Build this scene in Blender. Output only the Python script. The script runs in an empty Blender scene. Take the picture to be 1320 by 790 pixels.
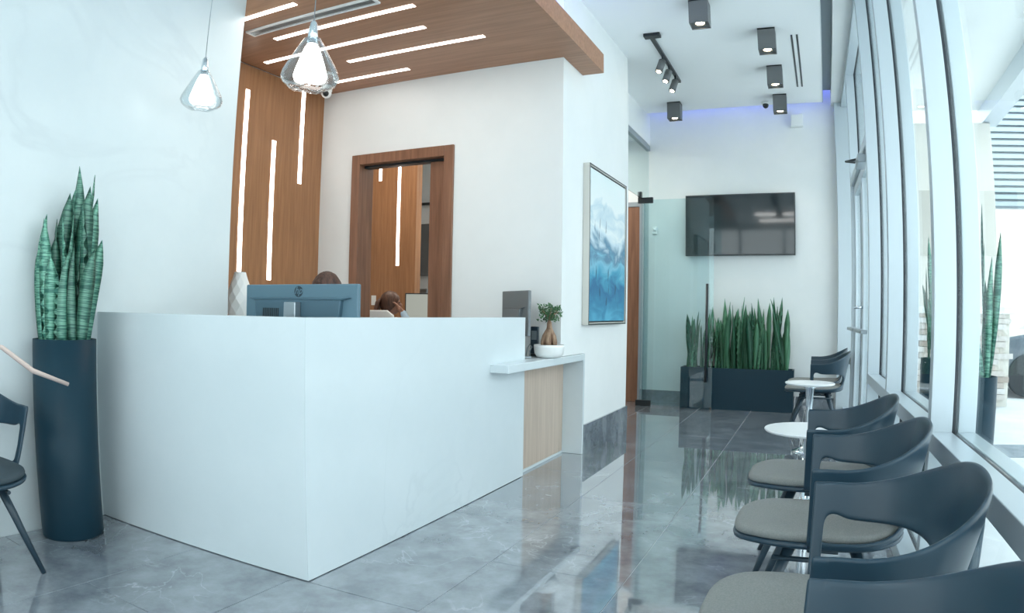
import bpy, bmesh, math, random
from mathutils import Vector, Matrix
random.seed(7)
S = bpy.context.scene
COL = S.collection
PI = math.pi

# ---------------------------------------------------------------- camera
CAM_H = 1.1162
def camera():
    cd = bpy.data.cameras.new('camera')
    cam = bpy.data.objects.new('camera', cd)
    COL.objects.link(cam)
    R = Vector((0.90886088, 0.41679627, 0.01589885))
    U = Vector((-0.01119943, -0.01371805, 0.99984318))
    D = Vector((-0.41694901, 0.90889641, 0.00779992))
    m = Matrix(((R.x, U.x, -D.x, 0), (R.y, U.y, -D.y, 0), (R.z, U.z, -D.z, CAM_H), (0, 0, 0, 1)))
    cam.matrix_world = m
    # the photograph was taken with a barrel-distorting wide lens: a real polynomial lens model
    cd.type = 'PANO'
    cd.sensor_fit = 'HORIZONTAL'
    cd.sensor_width = 36.0
    cd.sensor_height = 36.0 * 790 / 1320
    cd.panorama_type = 'FISHEYE_LENS_POLYNOMIAL'
    cd.fisheye_fov = math.radians(170)
    k = (0.00012711813939903763, 0.041041299060498575, 5.479386686419688e-05, -1.7146446982360848e-05, 5.312042818464424e-07)
    for i, v in enumerate(k):
        setattr(cd, 'fisheye_polynomial_k%d' % i, -v)
    cd.clip_start = 0.02; cd.clip_end = 300
    S.camera = cam
camera()

# ---------------------------------------------------------------- world, sun, exposure
S.view_settings.view_transform = 'Standard'
S.view_settings.look = 'None'
S.view_settings.gamma = 1
S.view_settings.exposure = 0.12
w = bpy.data.worlds.new('sky'); S.world = w; w.use_nodes = True
nt = w.node_tree; nt.nodes.clear()
wo = nt.nodes.new('ShaderNodeOutputWorld'); bg = nt.nodes.new('ShaderNodeBackground')
tc = nt.nodes.new('ShaderNodeTexCoord'); sx = nt.nodes.new('ShaderNodeSeparateXYZ'); rp = nt.nodes.new('ShaderNodeValToRGB')
nt.links.new(tc.outputs['Generated'], sx.inputs[0]); nt.links.new(sx.outputs['Z'], rp.inputs[0])
rp.color_ramp.elements[0].position = 0.0; rp.color_ramp.elements[0].color = (0.92, 0.98, 1, 1)
rp.color_ramp.elements[1].position = 1.0; rp.color_ramp.elements[1].color = (0.72, 0.89, 1, 1)
nt.links.new(rp.outputs[0], bg.inputs[0]); bg.inputs[1].default_value = 3.1
nt.links.new(bg.outputs[0], wo.inputs[0])
def sun():
    ld = bpy.data.lights.new('sun', 'SUN'); ld.energy = 5.0; ld.angle = 0.03; ld.color = (1, 0.97, 0.92)
    o = bpy.data.objects.new('sun', ld); COL.objects.link(o); o.location = (6, 2, 9)
    o.rotation_euler = (math.radians(24), math.radians(-14), 0)
sun()
try:
    S.cycles.max_bounces = 10; S.cycles.diffuse_bounces = 6; S.cycles.glossy_bounces = 5
    S.cycles.transparent_max_bounces = 16; S.cycles.transmission_bounces = 8
    S.cycles.sample_clamp_indirect = 6; S.cycles.use_denoising = True
    S.cycles.caustics_reflective = False; S.cycles.caustics_refractive = False
except Exception: pass

def area(name, loc, size, energy, col=(1, .97, .93), rot=(0, 0, 0), parent=None, spot=None):
    ld = bpy.data.lights.new(name, 'AREA' if spot is None else 'SPOT'); ld.energy = energy; ld.color = col
    if spot is None:
        ld.shape = 'RECTANGLE'; ld.size = size[0]; ld.size_y = size[1]
    else:
        ld.spot_size = spot; ld.spot_blend = 0.6; ld.shadow_soft_size = size
    o = bpy.data.objects.new(name, ld); COL.objects.link(o); o.location = loc; o.rotation_euler = rot
    if parent: o.parent = parent
    return o

# ---------------------------------------------------------------- helpers
class B:
    """collects geometry for ONE mesh object"""
    def __init__(s): s.v = []; s.f = []; s.sm = []
    def add(s, vs, fs, smooth=False):
        n = len(s.v); s.v += [tuple(x) for x in vs]; s.f += [tuple(i + n for i in f) for f in fs]; s.sm += [smooth] * len(fs)
        return s
    def box(s, x0, x1, y0, y1, z0, z1):
        if x0 > x1: x0, x1 = x1, x0
        if y0 > y1: y0, y1 = y1, y0
        if z0 > z1: z0, z1 = z1, z0
        v = [(x0,y0,z0),(x1,y0,z0),(x1,y1,z0),(x0,y1,z0),(x0,y0,z1),(x1,y0,z1),(x1,y1,z1),(x0,y1,z1)]
        return s.add(v, [(0,3,2,1),(4,5,6,7),(0,1,5,4),(1,2,6,5),(2,3,7,6),(3,0,4,7)])
    def tube(s, pts, r, n=10, cap=True, smooth=True):
        pts = [Vector(p) for p in pts]
        if not isinstance(r, (list, tuple)): r = [r] * len(pts)
        vs = []; fs = []
        t0 = (pts[1] - pts[0]).normalized()
        ref = Vector((0, 0, 1)) if abs(t0.z) < .9 else Vector((1, 0, 0))
        a = t0.cross(ref).normalized()
        for i, p in enumerate(pts):
            if i == 0: t = pts[1] - pts[0]
            elif i == len(pts) - 1: t = pts[-1] - pts[-2]
            else: t = (pts[i + 1] - pts[i]).normalized() + (pts[i] - pts[i - 1]).normalized()
            t.normalize(); a = (a - t * a.dot(t)).normalized(); b = t.cross(a)
            for k in range(n):
                an = 2 * PI * k / n
                vs.append(p + (a * math.cos(an) + b * math.sin(an)) * r[i])
        for i in range(len(pts) - 1):
            for k in range(n):
                k2 = (k + 1) % n
                fs.append((i*n+k, i*n+k2, (i+1)*n+k2, (i+1)*n+k))
        s.add(vs, fs, smooth)
        if cap:
            m = len(s.v) - len(vs)
            s.f.append(tuple(m + k for k in reversed(range(n)))); s.sm.append(False)
            s.f.append(tuple(m + (len(pts)-1)*n + k for k in range(n))); s.sm.append(False)
        return s
    def lathe(s, prof, c=(0, 0, 0), n=32, smooth=True, twist=0):
        vs = []; fs = []
        for i, (r, z) in enumerate(prof):
            for k in range(n):
                an = 2 * PI * (k + twist * i) / n
                vs.append((c[0] + r * math.cos(an), c[1] + r * math.sin(an), c[2] + z))
        for i in range(len(prof) - 1):
            for k in range(n):
                k2 = (k + 1) % n
                fs.append((i*n+k, i*n+k2, (i+1)*n+k2, (i+1)*n+k))
        s.add(vs, fs, smooth)
        m = len(s.v) - len(vs)
        s.f.append(tuple(m + k for k in reversed(range(n)))); s.sm.append(False)
        s.f.append(tuple(m + (len(prof)-1)*n + k for k in range(n))); s.sm.append(False)
        return s
    def prism(s, poly, z0, z1, axis='z'):
        n = len(poly)
        if axis == 'z': v = [(x, y, z0) for x, y in poly] + [(x, y, z1) for x, y in poly]
        elif axis == 'y': v = [(x, z0, y) for x, y in poly] + [(x, z1, y) for x, y in poly]
        else: v = [(z0, x, y) for x, y in poly] + [(z1, x, y) for x, y in poly]
        return s.add(v, [tuple(reversed(range(n))), tuple(range(n, 2*n))] + [(i, (i+1) % n, n + (i+1) % n, n + i) for i in range(n)])
    def sphere(s, c, r, n=12, m=8, sc=(1, 1, 1)):
        vs = []; fs = []
        for i in range(m + 1):
            th = PI * i / m
            for k in range(n):
                ph = 2 * PI * k / n
                vs.append((c[0] + r*sc[0]*math.sin(th)*math.cos(ph), c[1] + r*sc[1]*math.sin(th)*math.sin(ph), c[2] + r*sc[2]*math.cos(th)))
        for i in range(m):
            for k in range(n):
                k2 = (k + 1) % n
                fs.append((i*n+k, (i+1)*n+k, (i+1)*n+k2, i*n+k2))
        return s.add(vs, fs, True)
    def xf(s, M):
        s.v = [tuple(M @ Vector(p)) for p in s.v]; return s
    def mesh(s, name):
        me = bpy.data.meshes.new(name); me.from_pydata(s.v, [], s.f)
        me.polygons.foreach_set('use_smooth', s.sm); me.update()
        bm = bmesh.new(); bm.from_mesh(me); bmesh.ops.remove_doubles(bm, verts=bm.verts, dist=1e-6)
        bmesh.ops.recalc_face_normals(bm, faces=bm.faces); bm.to_mesh(me); bm.free()
        return me
    def obj(s, name, mat, parent=None, bevel=0, label=None, kind=None, seg=2):
        me = s.mesh(name); me.materials.append(mat)
        return put(name, me, parent, bevel, label, kind, seg)

def put(name, me, parent=None, bevel=0, label=None, kind=None, seg=2):
    o = bpy.data.objects.new(name, me); COL.objects.link(o)
    if parent is not None: o.parent = parent
    if bevel:
        b = o.modifiers.new('bevel', 'BEVEL'); b.width = bevel; b.segments = seg; b.limit_method = 'ANGLE'; b.angle_limit = 0.7
    if label: o['label'] = label
    if kind: o['kind'] = kind
    return o
def empty(name, loc=(0, 0, 0), rz=0, label=None, cat=None, group=None):
    o = bpy.data.objects.new(name, None); COL.objects.link(o); o.location = loc; o.rotation_euler = (0, 0, rz)
    o.empty_display_size = .05
    tag(o, label, cat, group); return o
def tag(o, label, cat, group=None):
    if label: o['label'] = label
    if cat: o['category'] = cat
    if group: o['group'] = group
    return o
def struct(name, b, mat, bevel=0):
    return b.obj(name, mat, None, bevel, None, 'structure')
def copy_tree(o, parent=None):
    c = o.copy(); COL.objects.link(c); c.parent = parent
    for ch in list(o.children): copy_tree(ch, c)
    return c
def box(*a): return B().box(*a)

# ---------------------------------------------------------------- materials
def pmat(name, col, rough=.5, metal=0, spec=.5, coat=0, emit=None, es=0, bump=None):
    m = bpy.data.materials.new(name); m.use_nodes = True
    n = m.node_tree.nodes; p = n['Principled BSDF']
    p.inputs['Base Color'].default_value = (*col, 1); p.inputs['Roughness'].default_value = rough
    p.inputs['Metallic'].default_value = metal; p.inputs['Specular IOR Level'].default_value = spec
    p.inputs['Coat Weight'].default_value = coat; p.inputs['Coat Roughness'].default_value = .03
    if emit: p.inputs['Emission Color'].default_value = (*emit, 1); p.inputs['Emission Strength'].default_value = es
    return m
def N(m, t, **kw):
    n = m.node_tree.nodes.new(t)
    for k, v in kw.items(): setattr(n, k, v)
    return n
def L(m, a, b): m.node_tree.links.new(a, b)
def P(m): return m.node_tree.nodes['Principled BSDF']
def noise_col(m, c0, c1, scale=(1, 1, 1), ns=3, detail=6, rough=.6, p0=.35, p1=.65, dist=0, coord='Object', bump=0, bd=.01, rnd=0):
    tc = N(m, 'ShaderNodeTexCoord'); mp = N(m, 'ShaderNodeMapping'); mp.inputs['Scale'].default_value = scale
    nz = N(m, 'ShaderNodeTexNoise'); nz.inputs['Scale'].default_value = ns; nz.inputs['Detail'].default_value = detail
    nz.inputs['Roughness'].default_value = rough; nz.inputs['Distortion'].default_value = dist
    cr = N(m, 'ShaderNodeValToRGB'); e = cr.color_ramp.elements
    e[0].position = p0; e[0].color = (*c0, 1); e[1].position = p1; e[1].color = (*c1, 1)
    if coord == 'World':
        g = N(m, 'ShaderNodeNewGeometry'); L(m, g.outputs['Position'], mp.inputs[0])
    else: L(m, tc.outputs[coord], mp.inputs[0])
    L(m, mp.outputs[0], nz.inputs['Vector']); L(m, nz.outputs['Fac'], cr.inputs[0]); L(m, cr.outputs[0], P(m).inputs['Base Color'])
    if bump:
        b = N(m, 'ShaderNodeBump'); b.inputs['Strength'].default_value = bump; b.inputs['Distance'].default_value = bd
        L(m, nz.outputs['Fac'], b.inputs['Height']); L(m, b.outputs[0], P(m).inputs['Normal'])
    return nz, cr, mp

white = pmat('white_paint', (.82, .85, .85), .55); noise_col(white, (.765, .79, .785), (.80, .82, .815), ns=2, coord='World')
ceil_m = pmat('ceiling_paint', (.90, .92, .92), .7)
marble = pmat('white_marble', (.78, .85, .87), .34, spec=.4)
def veins(m, base, base2, vein, sc=1.0, width=.012, strength=.5):
    g = N(m, 'ShaderNodeNewGeometry'); mp = N(m, 'ShaderNodeMapping'); mp.inputs['Scale'].default_value = (sc,) * 3
    mp.inputs['Rotation'].default_value = (.6, .5, .4); L(m, g.outputs['Position'], mp.inputs[0])
    n1 = N(m, 'ShaderNodeTexNoise'); n1.inputs['Scale'].default_value = 1.3; n1.inputs['Detail'].default_value = 7; n1.inputs['Distortion'].default_value = .9
    L(m, mp.outputs[0], n1.inputs['Vector'])
    ab = N(m, 'ShaderNodeMath', operation='SUBTRACT'); ab.inputs[1].default_value = .5; L(m, n1.outputs['Fac'], ab.inputs[0])
    ab2 = N(m, 'ShaderNodeMath', operation='ABSOLUTE'); L(m, ab.outputs[0], ab2.inputs[0])
    cr = N(m, 'ShaderNodeValToRGB'); e = cr.color_ramp.elements; e[0].position = 0; e[0].color = (1, 1, 1, 1); e[1].position = width; e[1].color = (0, 0, 0, 1)
    L(m, ab2.outputs[0], cr.inputs[0])
    n2 = N(m, 'ShaderNodeTexNoise'); n2.inputs['Scale'].default_value = 1.1; n2.inputs['Detail'].default_value = 4; L(m, mp.outputs[0], n2.inputs['Vector'])
    cr2 = N(m, 'ShaderNodeValToRGB'); e = cr2.color_ramp.elements; e[0].position = .45; e[0].color = (0, 0, 0, 1); e[1].position = .7; e[1].color = (strength,) * 3 + (1,)
    L(m, n2.outputs['Fac'], cr2.inputs[0])
    mu = N(m, 'ShaderNodeMath', operation='MULTIPLY'); L(m, cr.outputs[0], mu.inputs[0]); L(m, cr2.outputs[0], mu.inputs[1])
    n3 = N(m, 'ShaderNodeTexNoise'); n3.inputs['Scale'].default_value = 2.2; n3.inputs['Detail'].default_value = 8; n3.inputs['Roughness'].default_value = .65; L(m, mp.outputs[0], n3.inputs['Vector'])
    cr3 = N(m, 'ShaderNodeValToRGB'); e = cr3.color_ramp.elements; e[0].position = .35; e[0].color = (*base, 1); e[1].position = .68; e[1].color = (*base2, 1)
    L(m, n3.outputs['Fac'], cr3.inputs[0])
    mx = N(m, 'ShaderNodeMix', data_type='RGBA'); L(m, mu.outputs[0], mx.inputs[0]); L(m, cr3.outputs[0], mx.inputs[6]); mx.inputs[7].default_value = (*vein, 1)
    L(m, mx.outputs[2], P(m).inputs['Base Color']); return mx
veins(marble, (.61, .67, .685), (.655, .71, .72), (.51, .56, .58), .8, .03, .4)
desk_m = pmat('desk_quartz', (.8, .87, .89), .26, coat=.12, spec=.4)
veins(desk_m, (.64, .71, .735), (.675, .74, .765), (.51, .58, .61), .9, .02, .4)
tile_m = pmat('grey_marble_tile', (.2, .22, .24), .04, coat=1.0, spec=.55)
veins(tile_m, (.145, .168, .195), (.31, .348, .38), (.54, .59, .62), 1.9, .009, .7)
tile_m.node_tree.nodes['Principled BSDF'].inputs['Coat Roughness'].default_value = .006
tile_m.node_tree.nodes['Principled BSDF'].inputs['Coat IOR'].default_value = 1.6
grout = pmat('grout', (.60, .64, .66), .7)
def wood(name, c0, c1, axis='z', rough=.42):
    m = pmat(name, c0, rough)
    sc = {'z': (9, 9, .5), 'x': (.5, 9, 9), 'y': (9, .5, 9)}[axis]
    noise_col(m, c0, c1, sc, 3.5, 8, .6, .3, .72, .4, 'World'); return m
wood_wall = wood('brown_veneer', (.27, .122, .052), (.42, .205, .095), 'z')
wood_ceil = wood('brown_veneer_ceiling', (.29, .135, .07), (.43, .22, .125), 'x')
wood_door = wood('walnut_door', (.165, .075, .042), (.30, .145, .085), 'z', .35)
oak = wood('pale_oak', (.47, .37, .30), (.60, .49, .40), 'z', .45)
def glass(name, tint, refl=.9, rough=0.0, ior=1.5):
    m = bpy.data.materials.new(name); m.use_nodes = True; nt = m.node_tree; nt.nodes.clear()
    o = nt.nodes.new('ShaderNodeOutputMaterial'); mx = nt.nodes.new('ShaderNodeMixShader'); t = nt.nodes.new('ShaderNodeBsdfTransparent')
    g = nt.nodes.new('ShaderNodeBsdfGlossy'); lw = nt.nodes.new('ShaderNodeLayerWeight'); lw.inputs[0].default_value = .5
    pw = nt.nodes.new('ShaderNodeMath'); pw.operation = 'POWER'; pw.inputs[1].default_value = 5
    nt.links.new(lw.outputs['Facing'], pw.inputs[0])   # Schlick, the same from both sides of the pane
    f = nt.nodes.new('ShaderNodeMath'); f.operation = 'MULTIPLY_ADD'; f.inputs[1].default_value = .96 * refl; f.inputs[2].default_value = .04 * refl
    nt.links.new(pw.outputs[0], f.inputs[0])
    t.inputs[0].default_value = (*tint, 1); g.inputs['Roughness'].default_value = rough
    nt.links.new(f.outputs[0], mx.inputs[0])
    nt.links.new(t.outputs[0], mx.inputs[1]); nt.links.new(g.outputs[0], mx.inputs[2]); nt.links.new(mx.outputs[0], o.inputs[0]); return m
win_glass = glass('window_glass', (.97, 1, 1), .55)
door_glass = glass('green_tint_glass', (.85, .935, .945), .9)
lamp_glass = glass('clear_lamp_glass', (.93, .96, .97), 1.5)
frame_m = pmat('anodised_frame', (.52, .59, .63), .34, metal=.3)
gasket = pmat('black_gasket', (.02, .03, .04), .5)
frame_grey = pmat('grey_frame', (.30, .35, .38), .4, metal=.3)
led = pmat('led_white', (1, 1, 1), .5, emit=(1, .95, .88), es=5)
led_warm = pmat('lamp_glow', (1, 1, 1), .5, emit=(1, .96, .92), es=6)
led_blue = pmat('led_blue', (.3, .3, 1), .5, emit=(.22, .28, 1.0), es=16)
led_blue_soft = pmat('led_blue_soft', (.3, .3, 1), .5, emit=(.28, .34, 1.0), es=7)
spot_glow = pmat('spot_glow', (1, 1, 1), .5, emit=(1, .85, .6), es=30)
fix_grey = pmat('fixture_grey', (.13, .138, .14), .5)
black = pmat('black_plastic', (.012, .018, .022), .35)
shell_m = pmat('blue_grey_shell', (.016, .042, .064), .36, spec=.4)
pad_m = pmat('grey_seat_fabric', (.30, .31, .30), .8); noise_col(pad_m, (.185, .20, .195), (.235, .245, .235), ns=220, detail=2, bump=.2, bd=.001)
leg_m = pmat('chair_leg_dark', (.018, .04, .058), .35)
planter_m = pmat('planter_navy', (.009, .034, .052), .42, spec=.2)
chrome = pmat('chrome', (.7, .76, .8), .12, metal=1)
steel = pmat('grey_metal', (.35, .4, .43), .3, metal=.8)
table_m = pmat('white_table', (.84, .87, .88), .25)
monitor_m = pmat('monitor_blue_grey', (.095, .175, .225), .45)
monitor_g = pmat('monitor_grey', (.16, .18, .19), .5)
monitor_d = pmat('monitor_dark', (.06, .12, .16), .4)
logo_m = pmat('logo_dark', (.012, .03, .045), .4)
screen_m = pmat('screen_off', (.012, .02, .024), .06, coat=.3)
ceramic = pmat('white_ceramic', (.82, .84, .83), .3)
pebble_m = pmat('white_pebbles', (.72, .76, .76), .6); soil_m = pmat('soil', (.04, .03, .022), .9)
trunk_m = pmat('bonsai_bark', (.25, .15, .09), .7); noise_col(trunk_m, (.17, .09, .055), (.40, .27, .18), (1, 1, .3), 40, 5, bump=.3, bd=.003)
fol_m = pmat('bonsai_green', (.04, .12, .05), .5); noise_col(fol_m, (.02, .07, .03), (.09, .22, .09), ns=30)
def snake_mat():
    m = pmat('snake_plant_leaf', (.05, .18, .12), .4)
    tc = N(m, 'ShaderNodeTexCoord'); mp = N(m, 'ShaderNodeMapping'); mp.inputs['Scale'].default_value = (6, 6, 55)
    nz = N(m, 'ShaderNodeTexNoise'); nz.inputs['Scale'].default_value = 1; nz.inputs['Detail'].default_value = 3; nz.inputs['Distortion'].default_value = 1.2
    L(m, tc.outputs['Object'], mp.inputs[0]); L(m, mp.outputs[0], nz.inputs['Vector'])
    cr = N(m, 'ShaderNodeValToRGB'); e = cr.color_ramp.elements; e[0].position = .44; e[0].color = (.030, .145, .110, 1); e[1].position = .56; e[1].color = (.17, .40, .29, 1)
    L(m, nz.outputs['Fac'], cr.inputs[0])
    hs = N(m, 'ShaderNodeHueSaturation'); oi = N(m, 'ShaderNodeObjectInfo'); mr = N(m, 'ShaderNodeMapRange'); mr.inputs[3].default_value = .6; mr.inputs[4].default_value = 1.25
    L(m, oi.outputs['Random'], mr.inputs[0]); L(m, mr.outputs[0], hs.inputs['Value']); L(m, cr.outputs[0], hs.inputs['Color']); L(m, hs.outputs[0], P(m).inputs['Base Color'])
    return m
leaf_m = snake_mat()
skin_m = pmat('skin', (.36, .18, .12), .55); hair_dark = pmat('dark_brown_hair', (.045, .022, .016), .55)
hair_brown = pmat('brown_hair', (.13, .055, .03), .5); noise_col(hair_brown, (.04, .016, .010), (.13, .055, .03), (40, 40, 3), 2, 4)
noise_col(hair_dark, (.03, .014, .01), (.10, .045, .03), (40, 40, 3), 2, 4)
shirt_blue = pmat('light_blue_cloth', (.42, .55, .68), .8); cloth_dark = pmat('dark_cloth', (.03, .035, .045), .8)

# ---------------------------------------------------------------- room shell
XL, XC, XR2 = -3.3276, -1.747, -2.03     # marble wall, painting wall, glass door plane
YF, YW = 8.6, 4.657                       # far wall, wall behind the desk
WZ = 0.0165                               # the window wall runs slightly askew
floor = struct('floor', box(-6.4, .50, -3, 9.0, -.15, -.003), grout)
# floor tiles, 0.61 x 1.22, staggered, 2 mm joints
xs = [-0.71 + .61 * k for k in range(-5, 3)]
tile_meshes = {}
def add_tile(x0, x1, y0, y1):
    if x1 - x0 < .03 or y1 - y0 < .03: return
    k = (round(x1 - x0, 3), round(y1 - y0, 3))
    if k not in tile_meshes:
        g = .0016; a, b = k[0] / 2 - g, k[1] / 2 - g; e = .0008
        bb = B(); bb.add([(-a, -b, -.003), (a, -b, -.003), (a, b, -.003), (-a, b, -.003), (-a, -b, -e), (a, -b, -e), (a, b, -e), (-a, b, -e),
                          (-a + e, -b + e, 0), (a - e, -b + e, 0), (a - e, b - e, 0), (-a + e, b - e, 0)],
                         [(0, 3, 2, 1), (0, 1, 5, 4), (1, 2, 6, 5), (2, 3, 7, 6), (3, 0, 4, 7), (4, 5, 9, 8), (5, 6, 10, 9), (6, 7, 11, 10), (7, 4, 8, 11), (8, 9, 10, 11)])
        me = bb.mesh('tile'); me.materials.append(tile_m); tile_meshes[k] = me
    o = put('tile', tile_meshes[k], floor); o.location = ((x0 + x1) / 2, (y0 + y1) / 2, 0)
for i, x in enumerate(xs):
    x0, x1 = max(x - .61, XL), min(x, .44)
    off = 2.70 if i % 2 else 3.31
    y = off - 1.22 * 5
    while y < YF:
        add_tile(x0, x1, max(y, -2.6), min(y + 1.22, YF)); y += 1.22
wall_left = struct('wall_left', box(XL - .18, XL, -2.7, 3.02, 0, 4.1), marble)
wall_lw = struct('wall_left_wood', box(-4.15, -4.0, 1.5, YW, 0, 3.005), wood_wall)
def strips(parent, coords, mat=led, name='light_strip'):
    for (a0, a1, b0, b1, c0, c1) in coords: box(a0, a1, b0, b1, c0, c1).obj(name, mat, parent)
strips(wall_lw, [(-4.0, -3.996, 3.712, 3.754, .6, 2.808), (-4.0, -3.996, 4.036, 4.078, 1.338, 2.467), (-4.0, -3.996, 4.36, 4.402, 2.166, 2.968)])
# wall behind the desk with the doorway, and the knee recess cut under the ledge
DX0, DX1, DZ, fw = -3.56, -2.737, 2.335, .085
wall_back = struct('wall_back', B().box(-4.15, DX0 - fw + .006, YW, YW + .16, 0, 3.5).box(DX1 + fw - .006, -1.915, YW, YW + .16, 0, 4.0).box(DX0 - fw + .006, DX1 + fw - .006, YW, YW + .16, DZ + fw - .006, 3.5), white)
wall_center = struct('wall_center', B().box(-1.915, XC, YW, 6.47, .80, 4.0).box(-1.915, XC, 5.17, 6.47, 0, .80).box(XR2 - .12, XR2 + .0, 6.35, 6.47, 0, 4.0).box(XR2, -1.915, 6.35, 6.47, 0, 4), white)
wall_glass_side = struct('wall_glass_side', box(XR2 - .12, XR2, 6.47, YF, 3.27, 4.1), white)
wall_far = struct('wall_far', box(-6.4, .55, YF, YF + .2, 0, 4.1), white)
wall_front = struct('wall_front', B().box(-3.5, .45, -2.8, -2.6, 3.5, 4.1).box(-3.5, .45, -2.8, -2.6, 0, .12).box(-3.6, -3.32, -2.8, -2.6, .12, 3.5), white)
wf = empty('window_8', (0, 0, 0)); wf['kind'] = 'structure'
for x in (-3.32, -2.1, -.88, .34): box(x, x + .07, -2.75, -2.62, .12, 3.5).obj('mullion', frame_m, wf, .003)
for x in (-3.32, -2.1, -.88):
    box(x + .071, x + 1.219, -2.75, -2.62, .64, .70).obj('rail', frame_m, wf, .003)
    box(x + .071, x + 1.219, -2.69, -2.68, .12, .639).obj('pane', win_glass, wf); box(x + .071, x + 1.219, -2.69, -2.68, .701, 3.5).obj('pane', win_glass, wf)
wall_leftroom = struct('wall_back_room', B().box(-6.5, -6.3, 1.4, 8.8, 0, 4.1).box(-6.3, -4.15, 1.4, 1.5, 0, 4.1).box(-4.15, XL - .18, 1.4, 1.5, 0, 4.1), white)
ZC = 3.65
ceiling = struct('ceiling', B().box(XC - .3, .13, -2.6, 8.43, ZC, ZC + .14), ceil_m)
ceil_up = struct('ceiling_upper', box(-6.4, .7, -2.8, 8.8, 4.1, 4.25), ceil_m)
ceil_room = struct('ceiling_back_room', box(-6.3, XR2 - .12, 4.82, YF, 3.35, 3.45), ceil_m)
trim_1 = struct('trim_1', box(.13, .135, -2.6, 8.43, ZC - .005, ZC + .14), frame_grey)
bulk = struct('ceiling_bulkhead', box(.229, .66, -2.6, YF, ZC + .0, 4.1), white)
pocket = struct('ceiling_pocket', box(.136, .228, -2.6, 8.25, 3.74, 3.78), frame_grey)
bb1 = struct('baseboard_center', box(XC, XC + .02, 5.18, 6.47, 0, .23), tile_m, .002)
bb2 = struct('baseboard_far', box(-2.9, .24, YF - .018, YF, 0, .16), tile_m, .002)
# blue LED cove along the far edge of the dropped ceiling
cv = tag(box(-2.0, .10, 8.36, 8.40, ZC + .142, ZC + .155).obj('cove_light', led_blue), 'blue LED strip hidden above the far ceiling edge', 'light strip')
# wood partition with light strips seen through the doorway
part = struct('wall_partition_wood', box(-6.2, -4.5, 7.0, 7.12, 0, 3.349), wood_wall)
strips(part, [(-5.06, -5.02, 6.996, 7.0, 2.72, 3.3), (-4.775, -4.735, 6.996, 7.0, 1.655, 3.3)])
area('room_lamp', (-4.3, 5.9, 3.33), (1.6, 1.2), 32, (1, .9, .78))
area('corridor_lamp', (-3.0, 7.6, 3.33), (1.0, 1.0), 38, (1, .93, .85))
t = empty('light_switch', (-5.096, 7.0, 1.232), 0, 'small white light switch plate on the brown wall in the back room', 'light switch')
box(-.035, .035, -.008, 0, -.06, .06).obj('plate', ceramic, t, .002); box(-.012, .012, -.013, -.008, -.03, .03).obj('rocker', ceramic, t, .001)

# door frame and sliding leaf in the wall behind the desk
df = empty('door_1', (0, 0, 0)); df['kind'] = 'structure'
fw = .085
for a in ((DX0 - fw, DX0, YW - .02, YW + .18, 0, DZ + fw), (DX1, DX1 + fw, YW - .02, YW + .18, 0, DZ + fw)):
    box(*a).obj('jamb', wood_door, df, .004)
box(DX0, DX1, YW - .02, YW + .18, DZ, DZ + fw).obj('head_casing', wood_door, df, .004)
box(DX0, DX1, YW + .05, YW + .12, DZ - .02, DZ).obj('track', black, df)
box(DX1 - .17, DX1 - .001, YW + .06, YW + .11, .01, DZ - .022).obj('door_leaf', wood_door, df, .003)

# ---------------------------------------------------------------- window wall (slightly askew, its own frame)
WIN0 = (.485, 0, 0)
def win_empty(name):
    o = empty(name, WIN0, WZ); o['kind'] = 'structure'; return o
RZ0, RZ1, HZ = .632, .702, 3.65
MULL = [-2.6, -1.35, -.23, 1.24, 2.71, 4.18]
def mullion(par, s, z0=0.0, z1=HZ, w=.06, n1=.176):

    box(0, .085, s, s + w, z0, z1).obj('mullion', frame_m, par, .003)
    box(.085, .107, s + .012, s + w - .012, z0, z1).obj('gasket', gasket, par)
    box(.107, n1, s, s + w, z0, z1).obj('outer_mullion', frame_m, par, .003)
def rail(par, s0, s1, z0, z1, n1=.176):
    box(0, .085, s0, s1, z0, z1).obj('rail', frame_m, par, .003)
    box(.085, .107, s0, s1, z0 + .012, z1 - .006).obj('gasket', gasket, par)
    box(.107, n1, s0, s1, z0, z1).obj('outer_rail', frame_m, par, .003)
def bay(n, s0, s1):
    w = win_empty('window_%d' % n)
    mullion(w, s0)
    a, b = s0 + .0605, s1 - .0005
    rail(w, a, b, RZ0, RZ1); rail(w, a, b, 0.0, .075); rail(w, a, b, HZ - .06, HZ)
    box(.092, .100, a, b, .075, RZ0).obj('pane', win_glass, w)
    box(.092, .100, a, b, RZ1, HZ - .06).obj('pane', win_glass, w)
    return w
for i in range(len(MULL) - 1): bay(i + 1, MULL[i], MULL[i + 1])
bay(6, 4.18, 5.40)
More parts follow.
